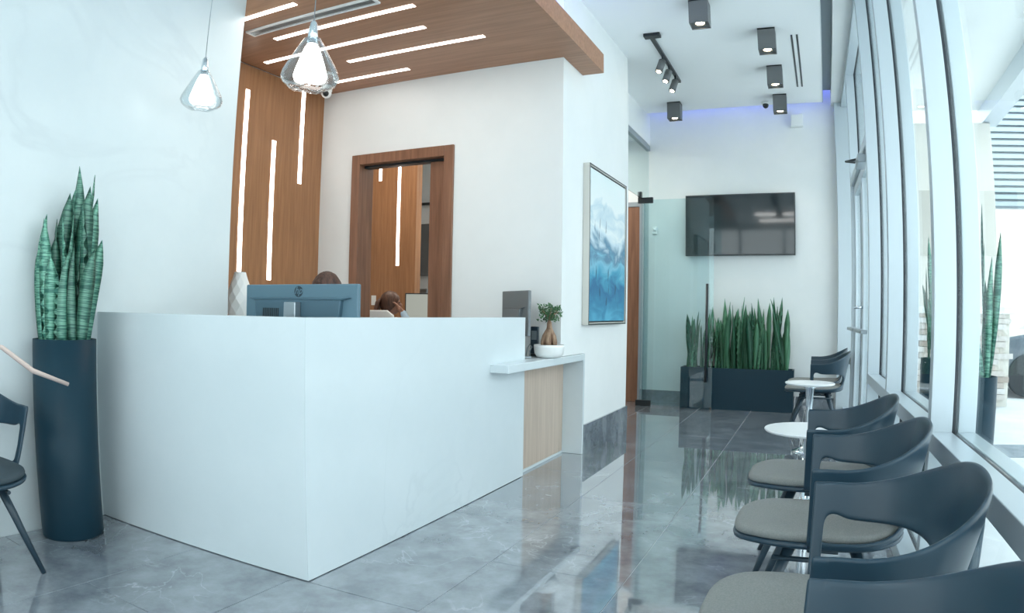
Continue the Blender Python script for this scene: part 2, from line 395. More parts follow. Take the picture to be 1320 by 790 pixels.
# glass entrance door with closer and handles between two jamb mullions, then a narrow side window
d2 = win_empty('door_2')
mullion(d2, 5.40, w=.07); mullion(d2, 7.30, w=.07)
rail(d2, 5.4705, 7.2995, 2.42, 2.50); rail(d2, 5.4705, 7.2995, HZ - .06, HZ)
box(.092, .100, 5.4705, 7.2995, 2.50, HZ - .06).obj('pane', win_glass, d2)
for (a, b, lab) in ((5.475, 6.38, 'n'), (6.39, 7.295, 'f')):
    for q in ((a, a + .07), (b - .07, b)): box(.03, .075, q[0], q[1], .01, 2.41).obj('stile', frame_m, d2, .003)
    box(.03, .075, a + .0705, b - .0705, 2.32, 2.41).obj('door_rail', frame_m, d2, .003)
    box(.03, .075, a + .0705, b - .0705, .01, .20).obj('door_rail', frame_m, d2, .003)
    box(.05, .058, a + .0705, b - .0705, .20, 2.32).obj('pane', win_glass, d2)
    h = B().tube([(.03, a + .05 if lab == 'f' else b - .05, 1.2), (-.04, a + .05 if lab == 'f' else b - .05, 1.2)], .012, 8)
    box(-.05, .0, a + .04, b - .04, .99, 1.02).obj('push_bar', steel, d2, .005)
    h.obj('door_handle', chrome, d2)
cl = box(-.055, .029, 5.56, 5.86, 2.30, 2.37).obj('door_closer', steel, d2, .006)
B().tube([(-.03, 5.84, 2.385), (-.12, 6.0, 2.40), (.0, 6.16, 2.42)], .010, 8).obj('closer_arm', black, d2)
w7 = win_empty('window_7')
rail(w7, 7.3705, 8.46, RZ0, RZ1); rail(w7, 7.3705, 8.46, 0, .075); rail(w7, 7.3705, 8.46, HZ - .06, HZ)
box(.092, .100, 7.3705, 8.46, .075, RZ0).obj('pane', win_glass, w7); box(.092, .100, 7.3705, 8.46, RZ1, HZ - .06).obj('pane', win_glass, w7)
trim_2 = struct('trim_2', box(.262, .56, 8.47, YF - .001, 0, HZ - .001), frame_m, .003)

# ---------------------------------------------------------------- glass door with header at the left
d3 = empty('door_3', (0, 0, 0)); d3['kind'] = 'structure'
box(XR2 - .05, XR2 + .0, 6.475, YF - .005, 3.20, 3.265).obj('header', frame_grey, d3, .003)
box(XR2 - .03, XR2 - .018, 6.475, 8.59, 2.53, 3.20).obj('transom_pane', door_glass, d3)
box(XR2 - .03, XR2 - .018, 8.26, 8.59, .02, 2.525).obj('side_pane', door_glass, d3)
box(XR2 - .03, XR2 - .018, 6.475, 7.30, .02, 2.525).obj('side_pane', door_glass, d3)
leaf = box(XR2 + .015, -1.165, 8.185, 8.197, .02, 2.50).obj('glass_leaf', door_glass, d3, .001)
for z0, z1 in ((2.46, 2.53), (.004, .075)):
    B().box(XR2 - .055, XR2 + .13, 8.172, 8.21, z0, z1).obj('pivot_clamp', black, d3, .003)
box(XR2 - .05, XR2 - .005, 8.15, 8.20, 2.53, 2.60).obj('pivot_clamp', black, d3, .003)
B().tube([(-1.235, 8.14, .33), (-1.235, 8.14, 1.48)], .016, 10).tube([(-1.235, 8.14, .5), (-1.235, 8.19, .5)], .008, 8).tube([(-1.235, 8.14, 1.3), (-1.235, 8.19, 1.3)], .008, 8).obj('door_handle', black, d3)
box(-1.19, -1.165, 8.183, 8.199, .001, .03).obj('floor_seal', black, d3)
d4 = empty('door_4', (0, 0, 0)); d4['kind'] = 'structure'
box(-3.0, -2.16, YF - .04, YF - .002, 0, 2.48).obj('door_leaf', wood_door, d4, .003)
box(-2.16, -2.10, YF - .05, YF - .002, 0, 2.54).obj('jamb', frame_grey, d4, .003)
box(-3.06, -2.16, YF - .05, YF - .002, 2.48, 2.54).obj('head_casing', frame_grey, d4, .003)

# ---------------------------------------------------------------- wood canopy over the desk
can = empty('wood_canopy', (-2.8, 3.0, 3.01), 0, 'brown wood veneer canopy panel with linear lights above the reception desk', 'ceiling canopy')
def rel(b, p): b.v = [(x - p.location.x, y - p.location.y, z - p.location.z) for x, y, z in b.v]; return b
rel(B().box(-4.0, -1.57, 3.02, YW - .001, 3.011, 3.167).box(XC + .001, -1.57, YW - .001, 5.09, 3.011, 3.167), can).obj('veneer_panel', wood_ceil, can)
for x0, x1, y in ((XL + .02, -2.92, 3.06), (-3.45, -2.28, 3.44), (-3.86, -2.40, 3.763), (-3.28, -2.11, 4.07), (-3.68, -2.95, 4.416)):
    rel(box(x0 if y > 3.1 else -3.44, x1, y - .021, y + .021, 3.0085, 3.0105), can).obj('light_strip', led, can)
vent = empty('ceiling_vent', (-3.0, 3.26, 3.005), 0, 'long white linear slot vent set in the brown canopy beside the light strips', 'vent')
rel(B().box(-3.52, -2.44, 3.215, 3.23, 2.998, 3.0105).box(-3.52, -2.44, 3.29, 3.305, 2.998, 3.0105).box(-3.52, -3.505, 3.23, 3.29, 2.998, 3.0105).box(-2.455, -2.44, 3.23, 3.29, 2.998, 3.0105), vent).obj('vent_frame', ceramic, vent)
for k in range(3): rel(box(-3.504, -2.456, 3.238 + k * .016, 3.245 + k * .016, 3.0, 3.0095), vent).obj('slat', steel, vent)
bl = tag(box(-1.9, -1.6, 3.6, 4.62, 3.168, 3.182).obj('cove_light', led_blue_soft), 'blue LED strip lying on top of the brown canopy edge', 'light strip')
area('canopy_glow', (-2.7, 3.6, 2.99), (1.4, 1.2), 7, (1, .95, .9))

# ---------------------------------------------------------------- reception desk
HD = 1.08; XD, YD, YDE = -1.8522, 2.0878, 4.2575
desk = empty('reception_desk', (-2.5, 2.6, 0), 0, 'white marble L-shaped reception desk with high front panels', 'reception desk')
rel(B().prism([(XL + .001, YD), (XD, YD), (XD - .0995, YD + .0995), (XL + .001, YD + .0995)], .004, HD), desk).obj('front_panel', desk_m, desk, .0006)
rel(B().prism([(XD, YD + .0004), (XD, YDE), (XD - .10, YDE), (XD - .10, YD + .1004)], .004, HD), desk).obj('side_panel', desk_m, desk, .0006)
rel(box(XL + .001, XD - .101, YD + .101, YD + .72, .72, .75), desk).obj('worktop', desk_m, desk, .003)
rel(box(XD - .70, XD - .101, YD + .721, YW - .03, .72, .75), desk).obj('worktop', desk_m, desk, .003)
rel(B().prism([(XD - .11, 3.74), (-1.73, 3.74), (-1.73, 5.136), (-1.914, 5.136), (-1.914, YW - .002), (XD - .11, YW - .002)], .745, .797), desk).obj('ledge', desk_m, desk, .004)
rel(box(-1.914, -1.90, YDE + .001, 5.135, .02, .744), desk).obj('wood_panel', oak, desk, .001)
rel(box(-1.914, -1.894, YDE + .001, 5.135, .001, .02), desk).obj('plinth', desk_m, desk)
rel(box(-1.914, -1.732, 5.137, 5.168, .001, .797), desk).obj('end_panel', desk_m, desk, .002)
bc = empty('back_counter', (-3.7, 3.6, 0), 0, 'white storage counter along the brown wall behind the desk', 'cabinet')
rel(box(-3.98, -3.46, 3.06, 4.5, 0, 1.0), bc).obj('body', ceramic, bc, .002)
rel(box(-3.99, -3.44, 3.05, 4.52, 1.0, 1.03), bc).obj('worktop', desk_m, bc, .003)

# ---------------------------------------------------------------- monitor with round logo
def monitor(name, loc, rz, w, h, zc, label, logo=False, base_z=.75, bm=monitor_m, scr=None):
    t = empty(name, loc, rz, label, 'monitor')
    z0, z1 = zc - h / 2 - base_z, zc + h / 2 - base_z
    box(-w/2, w/2, -.012, .012, z0, z1).obj('housing', bm, t, .006)
    box(-w/2 + .012, w/2 - .012, .012, .0135, z0 + .02, z1 - .012).obj('screen', scr or screen_m, t)
    mid = z1 - (.062 if logo else .115)
    b = B(); b.prism([(-w/2 + .03, mid), (w/2 - .03, mid), (w/2 - .08, mid - .012), (-w/2 + .08, mid - .012)], -.030, -.012, 'y')
    b.prism([(-w/2 + .08, mid - .012), (w/2 - .08, mid - .012), (w/2 - .12, z0 + .03), (-w/2 + .12, z0 + .03)], -.034, -.012, 'y')
    b.obj('back_cover', monitor_d if bm is monitor_m else bm, t, .004)
    if logo:
      for k in range(9): box(-w/2 + .14 + k * .012, -w/2 + .146 + k * .012, -.036, -.034, mid - .15, mid - .05).obj('vent_slot', black, t)
    st = B().box(-.035, .035, -.075, -.034, z0 - .02, mid - .022 if logo else z0 + .05).box(-.035, .035, -.075, -.055, .01, z0 - .02)
    st.obj('stand', steel, t, .004)
    box(-.13, .13, -.14, .06, 0, .012).obj('base', steel, t, .004)
    if logo:
        r = .0255; ring = B(); n = 40
        zc2 = z1 - .034
        disc = B().prism([(r * math.cos(2*PI*i/n), zc2 + r * math.sin(2*PI*i/n)) for i in range(n)], -.0135, -.012, 'y')
        disc.obj('logo_disc', logo_m, t, label='dark round logo on the monitor back')
        cu = bpy.data.curves.new('hp', 'FONT'); cu.body = 'hp'; cu.size = .047; cu.shear = .35; cu.align_x = 'CENTER'; cu.extrude = .0004; cu.offset = .0006
        tmp = bpy.data.objects.new('tmp', cu); COL.objects.link(tmp); bpy.context.view_layer.update()
        me = bpy.data.meshes.new_from_object(tmp.evaluated_get(bpy.context.evaluated_depsgraph_get())); bpy.data.objects.remove(tmp)
        me.materials.clear(); me.materials.append(bm)
        o = put('lettering', me, t, label='hp lettering of the round logo'); o.location = (0, -.0142, zc2 - .0105); o.rotation_euler = (PI/2, 0, 0)
    return t
monitor('computer_monitor', (-2.208, 2.45, .75), 0, .693, .405, 1.026, 'large blue-grey monitor seen from the back with round hp logo', True)
m2 = monitor('computer_monitor', (-2.005, 4.44, .798), math.radians(-38), .40, .315, 1.108, 'small grey monitor at the ledge end beside the bonsai', False, .798, monitor_g)
# desk phone and cable beside the bonsai
t = empty('card_terminal', (-1.93, 4.61, .798), 0, 'black upright handset on its stand beside the bonsai bowl', 'phone')
box(-.03, .03, -.03, .03, 0, .02).obj('base', black, t, .004)
b = box(-.03, .03, -.012, .012, .02, .215).obj('handset', leg_m, t, .006); box(-.02, .02, -.0135, -.012, .12, .185).obj('screen', steel, t)
tag(B().tube([(-1.95, 4.50, .802), (-1.94, 4.50, .86), (-1.92, 4.50, .89), (-1.905, 4.50, .87), (-1.92, 4.50, .84), (-1.93, 4.53, .802)], .004, 6).obj('cable', steel), 'thin grey cable looping beside the black handset', 'cable')

# geometric vase
t = empty('faceted_vase', (-3.575, 3.35, 1.03), 0, 'white faceted ceramic vase beside the blue-grey monitor', 'vase')
prof = [(.055, 0), (.080, .045), (.092, .10), (.090, .15), (.080, .20), (.065, .25), (.048, .295), (.040, .325)]
b = B(); n = 9; vs = []; fs = []
for i, (r, z) in enumerate(prof):
    for k in range(n): an = 2*PI*(k + .5 * (i % 2)) / n; vs.append((r*math.cos(an), r*math.sin(an), z))
for i in range(len(prof) - 1):
    for k in range(n):
        k2 = (k + 1) % n
        if i % 2: fs += [(i*n+k, i*n+k2, (i+1)*n+k2), (i*n+k, (i+1)*n+k2, (i+1)*n+k)]
        else: fs += [(i*n+k, i*n+k2, (i+1)*n+k), (i*n+k2, (i+1)*n+k2, (i+1)*n+k)]
fs += [tuple(reversed(range(n))), tuple(range((len(prof)-1)*n, len(prof)*n))]
b.add(vs, fs); b.obj('body', ceramic, t)
B().lathe([(.034, .325), (.034, .328)], n=18).obj('mouth', soil_m, t)

# bonsai in a white bowl
t = empty('bonsai_plant', (-1.785, 4.53, .798), 0, 'small bonsai with thick bare roots in a white round bowl', 'potted plant')
B().lathe([(.06, 0), (.085, .004), (.103, .03), (.109, .075), (.109, .092), (.102, .092), (.100, .07)], n=36).obj('bowl', ceramic, t)
B().lathe([(.100, .070), (.099, .078)], n=30).obj('soil', soil_m, t)
b = B()
for ax, ay, r in ((-.045, -.01, .017), (.0, -.02, .020), (.045, .0, .016), (.01, .03, .015)):
    b.tube([(ax, ay, .07), (ax * .9, ay, .11), (ax * .7, ay * .8, .15), (ax * .15, 0, .20), (0, 0, .25)], [r * .9, r * 1.25, r * 1.2, r, r * .8], 8)
b.tube([(0, 0, .19), (-.004, 0, .24), (.0, 0, .27), (.004, 0, .29)], [.022, .016, .011, .008], 8)
for an in range(6):
    a = an * PI / 3; b.tube([(0, 0, .255), (.03 * math.cos(a), .03 * math.sin(a), .30), (.065 * math.cos(a), .065 * math.sin(a), .325 + .01 * (an % 3))], [.006, .004, .003], 5)
b.obj('trunk', trunk_m, t)
b = B()
for k in range(330):
    a = random.uniform(0, 2*PI); rr = random.uniform(.01, .085); z = .262 + random.uniform(0, .10) + .012 * math.cos(a * 3)
    c = Vector((rr*math.cos(a), rr*math.sin(a), z)); u = Vector((random.gauss(0, 1), random.gauss(0, 1), random.gauss(.2, .6))).normalized(); v = u.orthogonal().normalized()
    l, wd = .013, .0065; nn = u.cross(v) * .002
    b.add([c, c + u*l + v*wd + nn, c + u*l*2.1, c + u*l - v*wd + nn], [(0, 1, 2), (0, 2, 3)])
b.obj('foliage', fol_m, t, kind='stuff')

# ---------------------------------------------------------------- painting, TV, small wall things
def painting_mat():
    m = pmat('abstract_canvas', (.5, .6, .7), .7)
    g = N(m, 'ShaderNodeNewGeometry'); s = N(m, 'ShaderNodeSeparateXYZ'); L(m, g.outputs['Position'], s.inputs[0])
    mp = N(m, 'ShaderNodeMapping'); mp.inputs['Scale'].default_value = (1, 1.2, 2.6); L(m, g.outputs['Position'], mp.inputs[0])
    nz = N(m, 'ShaderNodeTexNoise'); nz.inputs['Scale'].default_value = 2.6; nz.inputs['Detail'].default_value = 7; nz.inputs['Distortion'].default_value = .8; L(m, mp.outputs[0], nz.inputs['Vector'])
    mr = N(m, 'ShaderNodeMapRange'); mr.inputs[1].default_value = 1.03; mr.inputs[2].default_value = 2.3; L(m, s.outputs['Z'], mr.inputs[0])
    a = N(m, 'ShaderNodeMath', operation='MULTIPLY_ADD'); a.inputs[1].default_value = .42; L(m, nz.outputs['Fac'], a.inputs[0])
    sb = N(m, 'ShaderNodeMath', operation='SUBTRACT'); sb.inputs[1].default_value = .21; L(m, mr.outputs[0], sb.inputs[0]); L(m, sb.outputs[0], a.inputs[2])
    cr = N(m, 'ShaderNodeValToRGB'); L(m, a.outputs[0], cr.inputs[0]); e = cr.color_ramp.elements
    e[0].position = 0; e[0].color = (.09, .36, .52, 1); e[1].position = 1; e[1].color = (.70, .78, .78, 1)
    for p, c in ((.10, (.04, .22, .36)), (.22, (.025, .14, .27)), (.31, (.06, .30, .44)), (.40, (.20, .46, .58)), (.47, (.10, .22, .32)), (.55, (.52, .64, .70)), (.62, (.72, .78, .78)), (.72, (.50, .62, .68)), (.80, (.74, .79, .79))):
        x = e.new(p); x.color = (*c, 1)
    # dark vertical strokes
    mp2 = N(m, 'ShaderNodeMapping'); mp2.inputs['Scale'].default_value = (1, 9, 2.2); L(m, g.outputs['Position'], mp2.inputs[0])
    n2 = N(m, 'ShaderNodeTexNoise'); n2.inputs['Scale'].default_value = 1.6; n2.inputs['Detail'].default_value = 3; L(m, mp2.outputs[0], n2.inputs['Vector'])
    c2 = N(m, 'ShaderNodeValToRGB'); L(m, n2.outputs['Fac'], c2.inputs[0]); c2.color_ramp.elements[0].position = .665; c2.color_ramp.elements[0].color = (0, 0, 0, 1); c2.color_ramp.elements[1].position = .70; c2.color_ramp.elements[1].color = (.8, .8, .8, 1)
    mx = N(m, 'ShaderNodeMix', data_type='RGBA'); L(m, c2.outputs[0], mx.inputs[0]); L(m, cr.outputs[0], mx.inputs[6]); mx.inputs[7].default_value = (.02, .07, .12, 1)
    L(m, mx.outputs[2], P(m).inputs['Base Color']); return m
t = empty('framed_painting', (XC, 5.66, 1.66), 0, 'tall framed abstract painting in white and sea blue', 'painting')
ch = pmat('champagne_frame', (.62, .60, .55), .35, metal=.2)
b = B()
y0, y1, z0, z1 = -.545, .545, -.637, .64
b.box(.001, .055, y0, y0 + .018, z0, z1).box(.001, .055, y1 - .018, y1, z0, z1).box(.001, .055, y0 + .018, y1 - .018, z0, z0 + .018).box(.001, .055, y0 + .018, y1 - .018, z1 - .018, z1)
b.obj('frame', ch, t, .001)
B().box(.055, .057, y0, y0 + .010, z0, z1).box(.055, .057, y1 - .010, y1, z0, z1).box(.055, .057, y0 + .010, y1 - .010, z0, z0 + .010).box(.055, .057, y0 + .010, y1 - .010, z1 - .010, z1).obj('front_edge', black, t, label='thin black front edge')
box(.001, .040, y0 + .018, y1 - .018, z0 + .018, z1 - .018).obj('backing', black, t)
box(.0405, .050, y0 + .03, y1 - .03, z0 + .03, z1 - .03).obj('canvas', painting_mat(), t, .002)
tv = empty('wall_television', (-.90, YF, 2.215), 0, 'wide black flat television mounted on the far wall', 'television')
box(-.665, .665, -.075, -.03, -.375, .375).obj('housing', black, tv, .004)
box(-.652, .652, -.0765, -.075, -.36, .363).obj('screen', screen_m, tv)
box(-.2, .2, -.03, -.001, -.15, .15).obj('wall_bracket', black, tv)
tv.rotation_euler = (0, 0, 0)
t = empty('wall_speaker', (-.188, YF, 3.47), 0, 'small white box speaker high on the far wall', 'speaker')
box(-.075, .075, -.09, -.001, -.075, .075).obj('cabinet', ceramic, t, .008); box(-.06, .06, -.093, -.09, -.06, .06).obj('grille', ceramic, t, .002)
t = empty('door_sensor', (-1.97, YF, 2.17), 0, 'small white sensor on the far wall behind the glass door', 'sensor')
box(-.03, .03, -.03, -.001, -.045, .045).obj('case', ceramic, t, .006); B().sphere((0, -.03, .01), .018, 10, 6).obj('lens', ceramic, t)
def dome_cam(loc, label, wall=False):
    t = empty('dome_camera', loc, 0, label, 'security camera')
    if wall:
        B().lathe([(.035, .0), (.05, -.01), (.052, -.05), (.035, -.062)], n=20).obj('base', ceramic, t)
        B().sphere((.015, -.015, -.075), .045, 16, 10).obj('ball', ceramic, t); B().sphere((.035, -.045, -.09), .026, 12, 8).obj('lens', black, t)
    else:
        B().lathe([(.05, .0), (.052, -.02), (.045, -.03)], n=20).obj('base', ceramic, t); B().sphere((0, -.01, -.045), .036, 14, 8).obj('lens', black, t)
    return t
dome_cam((-3.80, 4.44, 3.010), 'white and black dome camera under the canopy beside the hanging lamp', True)
dome_cam((-.54, 8.30, ZC), 'tiny black dome camera between two ceiling spotlights')

# ---------------------------------------------------------------- ceiling spotlights
def spotbox(loc, label, power=18):
    t = empty('box_spotlight', loc, 0, label, 'ceiling light', 'square box spotlights on the white ceiling')
    h = .20; a = .078
    b = B().box(-a, a, -a, -a + .008, -h, 0).box(-a, a, a - .008, a, -h, 0).box(-a, -a + .008, -a + .008, a - .008, -h, 0).box(a - .008, a, -a + .008, a - .008, -h, 0).box(-a, a, -a, a, -.012, 0)
    b.obj('housing', fix_grey, t)
    b = B(); n = 24
    # face plate with round opening
    vs = []; fs = []
    for k in range(n):
        an = 2*PI*k/n; c, s_ = math.cos(an), math.sin(an); q = (a - .008) / max(abs(c), abs(s_))
        vs += [(.045*c, .045*s_, -h + .012), (q*c, q*s_, -h + .012)]
    for k in range(n): j = (k+1) % n; fs.append((2*k, 2*k+1, 2*j+1, 2*j))
    b.add(vs, fs); b.obj('face_plate', fix_grey, t)
    B().lathe([(.036, -h + .02), (.036, -h + .024)], n=20).obj('bulb', spot_glow, t)
    area('beam', (0, 0, -h - .005), .03, power, (1, .93, .84), (0, 0, 0), t, math.radians(75))
    return t
spotbox((-.845, 5.40, ZC), 'square grey box spotlight, nearest one, cut off by the top of the picture')
spotbox((-.358, 6.12, ZC), 'square grey box spotlight, nearest of the three in the right-hand row')
spotbox((-.355, 7.11, ZC), 'square grey box spotlight, middle of the three in the right-hand row')
spotbox((-.360, 8.09, ZC), 'square grey box spotlight beside the tiny dome camera, by the far wall')
spotbox((-1.607, 8.10, ZC), 'square grey box spotlight near the far wall and the glass door')
for y in (3.6, 1.8, 0.0): spotbox((-.845, y, ZC), 'square grey box spotlight overhead outside the picture, ' + ('in front of the camera', 'above the camera', 'behind the camera')[[3.6, 1.8, 0.0].index(y)])
tr = empty('track_light', (-1.385, 6.6, ZC), 0, 'black ceiling track with three cylindrical spotlights', 'track light')
box(-.06, .09, -.70, -.62, -.03, 0).obj('power_box', black, tr, .003)
box(-.017, .017, -.62, .68, -.028, 0).obj('track', black, tr, .002)
for y in (-.18, .12, .44):
    hd = Vector((-.035, -.05, -.145)).normalized(); p = Vector((-.0, y, -.085))
    hh = B().tube([p - hd*.0, p + hd*.13], .036, 18); hh.obj('lamp_head', fix_grey, tr)
    B().tube([(0, y, -.028), (0, y, -.10)], .008, 8).obj('bracket', black, tr)
    B().tube([p + hd*.1305, p + hd*.1325], .022, 16).obj('bulb', spot_glow, tr)
# warm light from the track on the painting
area('beam', (-1.35, 6.1, 3.45), .03, 30, (1, .95, .9), (math.radians(0), math.radians(-8), 0), None, math.radians(60))
# linear slot diffuser
sd = empty('slot_diffuser', (-.118, 7.02, ZC), 0, 'pair of black linear slots in the white ceiling beside the spotlights', 'vent')
box(-.034, -.016, -.765, .765, -.003, -.0005).obj('slot', black, sd); box(.016, .034, -.765, .765, -.003, -.0005).obj('slot', black, sd)
# fill light added behind the photographer, shaped as ceiling panels
for k, (x, y) in enumerate(((-.9, -.6), (-.9, -1.8))):
    pl = empty('fill_panel', (x, y, ZC), 0, 'added fill light panel in the ceiling behind the photographer, %s' % ('nearer' if k == 0 else 'farther'), 'ceiling light')
    box(-.62, .62, -.32, .32, -.015, -.001).obj('frame', ceramic, pl, .002)
    area('glow', (0, 0, -.02), (1.15, .55), 15, (1, .97, .93), (0, 0, 0), pl)

# ---------------------------------------------------------------- pendants
def pendant(loc, top, label):
    t = empty('pendant_lamp', loc, 0, label, 'pendant lamp', 'glass pendant lamps over the desk')
    # outer clear glass: cone flaring to a rounded, slightly faceted skirt
    prof = [(.020, .125), (.034, .118), (.058, .075), (.092, .010), (.112, -.030), (.118, -.055), (.108, -.078), (.080, -.092), (.045, -.098), (.044, -.094), (.078, -.088), (.104, -.075), (.113, -.055), (.107, -.030), (.088, .010), (.054, .075), (.031, .114), (.018, .121)]
    vs = []; fs = []; n = 40
    for i, (r, z) in enumerate(prof):
        for k in range(n):
            an = 2*PI*k/n; q = r * (1 + .035 * math.sin(an * 5) * min(1, r / .1)); vs.append((q*math.cos(an), q*math.sin(an), z + .004 * math.sin(an * 5 + 1) * (r / .1)))
    m = len(prof)
    for i in range(m):
        for k in range(n):
            k2 = (k + 1) % n; i2 = (i + 1) % m; fs.append((i*n+k, i*n+k2, i2*n+k2, i2*n+k))
    B().add(vs, fs, True).obj('glass_shade', lamp_glass, t)
    B().lathe([(.020, .095), (.030, .080), (.048, .030), (.064, -.020), (.070, -.045), (.064, -.062), (.045, -.068), (.0, -.069)], n=32).obj('inner_shade', led_warm, t)
    B().lathe([(.006, .20), (.014, .19), (.020, .15), (.022, .095)], n=16).obj('socket', chrome, t)
    B().tube([(0, 0, .195), (0, 0, top - loc[2])], .0022, 6).obj('cable', steel, t)
    B().lathe([(.05, top - loc[2] - .02), (.05, top - loc[2])], n=20).obj('ceiling_rose', ceramic, t)
    return t
# positions measured along their lines of sight
p1 = pendant((-1.88, 2.09, 2.105), ZC, 'nearer, larger-looking glass pendant lamp in front of the canopy lights')
p2 = pendant((-3.03, 2.485, 2.295), 4.10, 'farther glass pendant lamp hanging before the white marble wall')

# ---------------------------------------------------------------- chairs
def shell_mesh():
    def pt(t, v):
        a = .235 + .075 * v ** .8; bk = .25 + .075 * v; x0 = -.04; xf = .055
        if t < .26: x = xf + (x0 - xf) * t / .26; wv = a; ph = 0
        elif t > .74: x = xf + (x0 - xf) * (1 - t) / .26; wv = -a; ph = PI
        else:
            ph = (t - .26) / .48 * PI; Dp = bk + x0
            x = x0 - Dp * math.sin(ph) ** .85; wv = a * (abs(math.cos(ph)) ** .8) * (1 if math.cos(ph) >= 0 else -1)
        zt = .68 + .115 * math.sin(ph) ** 1.6 if 0 < ph < PI else .68
        return Vector((x, wv, .415 + v * (zt - .415)))
    T0, T1 = .085, .445
    half = [T0 * k / 4 for k in range(4)] + [T0 + (T1 - T0) * (.5 - .5 * math.cos(PI * k / 26)) for k in range(27)] + [.463, .482]
    ts = half + [.5] + [1 - q for q in reversed(half)]
    RA_, RH, RB = 3, 4, 7                      # rows below the opening, across it, above it
    vs = []; inside = []
    for t in ts:
        tt = min(t, 1 - t); sN = min(1, max(0, (tt - T0) / (T1 - T0))); p = 5.0 if sN < .5 else 2.4
        env = max(0, 1 - abs(2 * sN - 1) ** p) ** (1 / p); top = .70 - .27 * sN ** 2; lo = .085; mid = lo + (top - lo) * .45
        hi = mid + (top - mid) * env; lo = mid - (mid - lo) * env; inside.append(T0 - 1e-9 <= tt <= T1 + 1e-9)
        rows = [lo * k / RA_ for k in range(RA_ + 1)] + [lo + (hi - lo) * k / RH for k in range(1, RH + 1)] + [hi + (1 - hi) * k / RB for k in range(1, RB + 1)]
        vs += [pt(t, v) for v in rows]
    nr = RA_ + RH + RB + 1; fs = []
    for i in range(len(ts) - 1):
        for j in range(nr - 1):
            if RA_ <= j < RA_ + RH: continue   # the opening; outside it these rows have no height
            fs.append((i*nr+j, (i+1)*nr+j, (i+1)*nr+j+1, i*nr+j+1))
    me = bpy.data.meshes.new('chair_shell'); me.from_pydata(vs, [], fs)
    bm = bmesh.new(); bm.from_mesh(me)
    bmesh.ops.remove_doubles(bm, verts=bm.verts, dist=1e-5)
    bmesh.ops.delete(bm, geom=[v for v in bm.verts if not v.link_faces], context='VERTS')
    bmesh.ops.recalc_face_normals(bm, faces=bm.faces)
    for f in bm.faces: f.smooth = True
    bm.to_mesh(me); bm.free(); me.materials.append(shell_m); return me
def rounded_plan(x0, x1, hw0, hw1, n=40, p=3.2):
    out = []
    for k in range(n):
        a = 2*PI*k/n; c, s = math.cos(a), math.sin(a)
        cx = (x0 + x1) / 2; rx = (x1 - x0) / 2
        x = cx + rx * abs(c) ** (2/p) * (1 if c >= 0 else -1); f = (x - x0) / (x1 - x0); hw = hw0 + (hw1 - hw0) * f
        out.append((x, hw * abs(s) ** (2/p) * (1 if s >= 0 else -1)))
    return out
def pad_mesh(plan, zf, thick, name, mat, inset=.012, dome=.006):
    cx = sum(p[0] for p in plan) / len(plan); n = len(plan)
    def ring(k, z): return [(cx + (x - cx) * k, y * k, z(x)) for x, y in plan]
    rs = [ring(.94, lambda x: zf(x) - thick), ring(.99, lambda x: zf(x) - thick * .75), ring(1, lambda x: zf(x) - thick * .4), ring(.985, lambda x: zf(x) - thick * .1), ring(.93, lambda x: zf(x) + dome * .4), ring(.6, lambda x: zf(x) + dome), ring(.2, lambda x: zf(x) + dome * .5)]
    vs = [v for r in rs for v in r]; fs = []
    for i in range(len(rs) - 1):
        for k in range(n): fs.append((i*n+k, i*n+(k+1) % n, (i+1)*n+(k+1) % n, (i+1)*n+k))
    fs += [tuple(reversed(range(n))), tuple((len(rs)-1)*n + k for k in range(n))]
    b = B().add(vs, fs, True); me = b.mesh(name); me.materials.append(mat); return me
def seat_z(x): return .452 - .020 * max(0, (x - .20) / .12) ** 2 + .012 * max(0, (-.08 - x) / .15) ** 2
def make_chair(name='armchair'):
    t = empty(name, (0, 0, 0), 0, 'x', 'chair')
    sh = put('shell', shell_mesh(), t)
    so = sh.modifiers.new('solid', 'SOLIDIFY'); so.thickness = .014; so.offset = 0
    sb = sh.modifiers.new('sub', 'SUBSURF'); sb.levels = 1; sb.render_levels = 1
    put('seat', pad_mesh(rounded_plan(-.245, .296, .215, .226), seat_z, .030, 'seat', pad_m), t)
    put('seat_shell', pad_mesh(rounded_plan(-.262, .300, .236, .230), lambda x: seat_z(x) - .026, .022, 'seat_shell', shell_m, dome=0), t)
    b = B().box(-.15, .15, -.05, .05, .375, .398).box(-.05, .05, -.15, .15, .372, .396); b.obj('bracket', leg_m, t, .004)
    for sx, sy in ((1, 1), (1, -1), (-1, 1), (-1, -1)):
        B().tube([(.10*sx, .11*sy, .392), (.155*sx, .155*sy, .25), (.245*sx, .225*sy, .0)], [.020, .018, .0115], 10).obj('leg', leg_m, t)
    for sy in (1, -1):
        B().tube([(-.16, .14*sy, .345), (.16, .14*sy, .345)], .009, 8).obj('stretcher', leg_m, t)
    return t
chair = make_chair()
def place_chair(x, y, rz, label, group, first=[True]):
    o = chair if first[0] else copy_tree(chair)
    first[0] = False
    o.location = (x, y, 0); o.rotation_euler = (0, 0, rz); o['label'] = label
    if group: o['group'] = group
    return o
G = 'blue-grey armchairs lined up along the window'
place_chair(.065, .87, PI, 'blue-grey armchair nearest the camera, cut off at the bottom right corner', G)
place_chair(.07, 1.605, PI, 'blue-grey shell armchair with grey pad, second from the camera in the window row', G)
place_chair(.06, 2.38, PI, 'blue-grey shell armchair with grey pad, third from the camera in the window row', G)
place_chair(.035, 3.11, PI, 'blue-grey shell armchair right in front of the nearer round white side table', G)
place_chair(.02, 7.0, PI, 'distant blue-grey armchair right behind the farther round side table', G)
place_chair(.02, 7.66, PI, 'farthest blue-grey armchair of the window row, next to the long planter', G)
lc = place_chair(-2.995, 1.165, .0, 'dark armchair at the left edge of the picture beside the round planter', None)

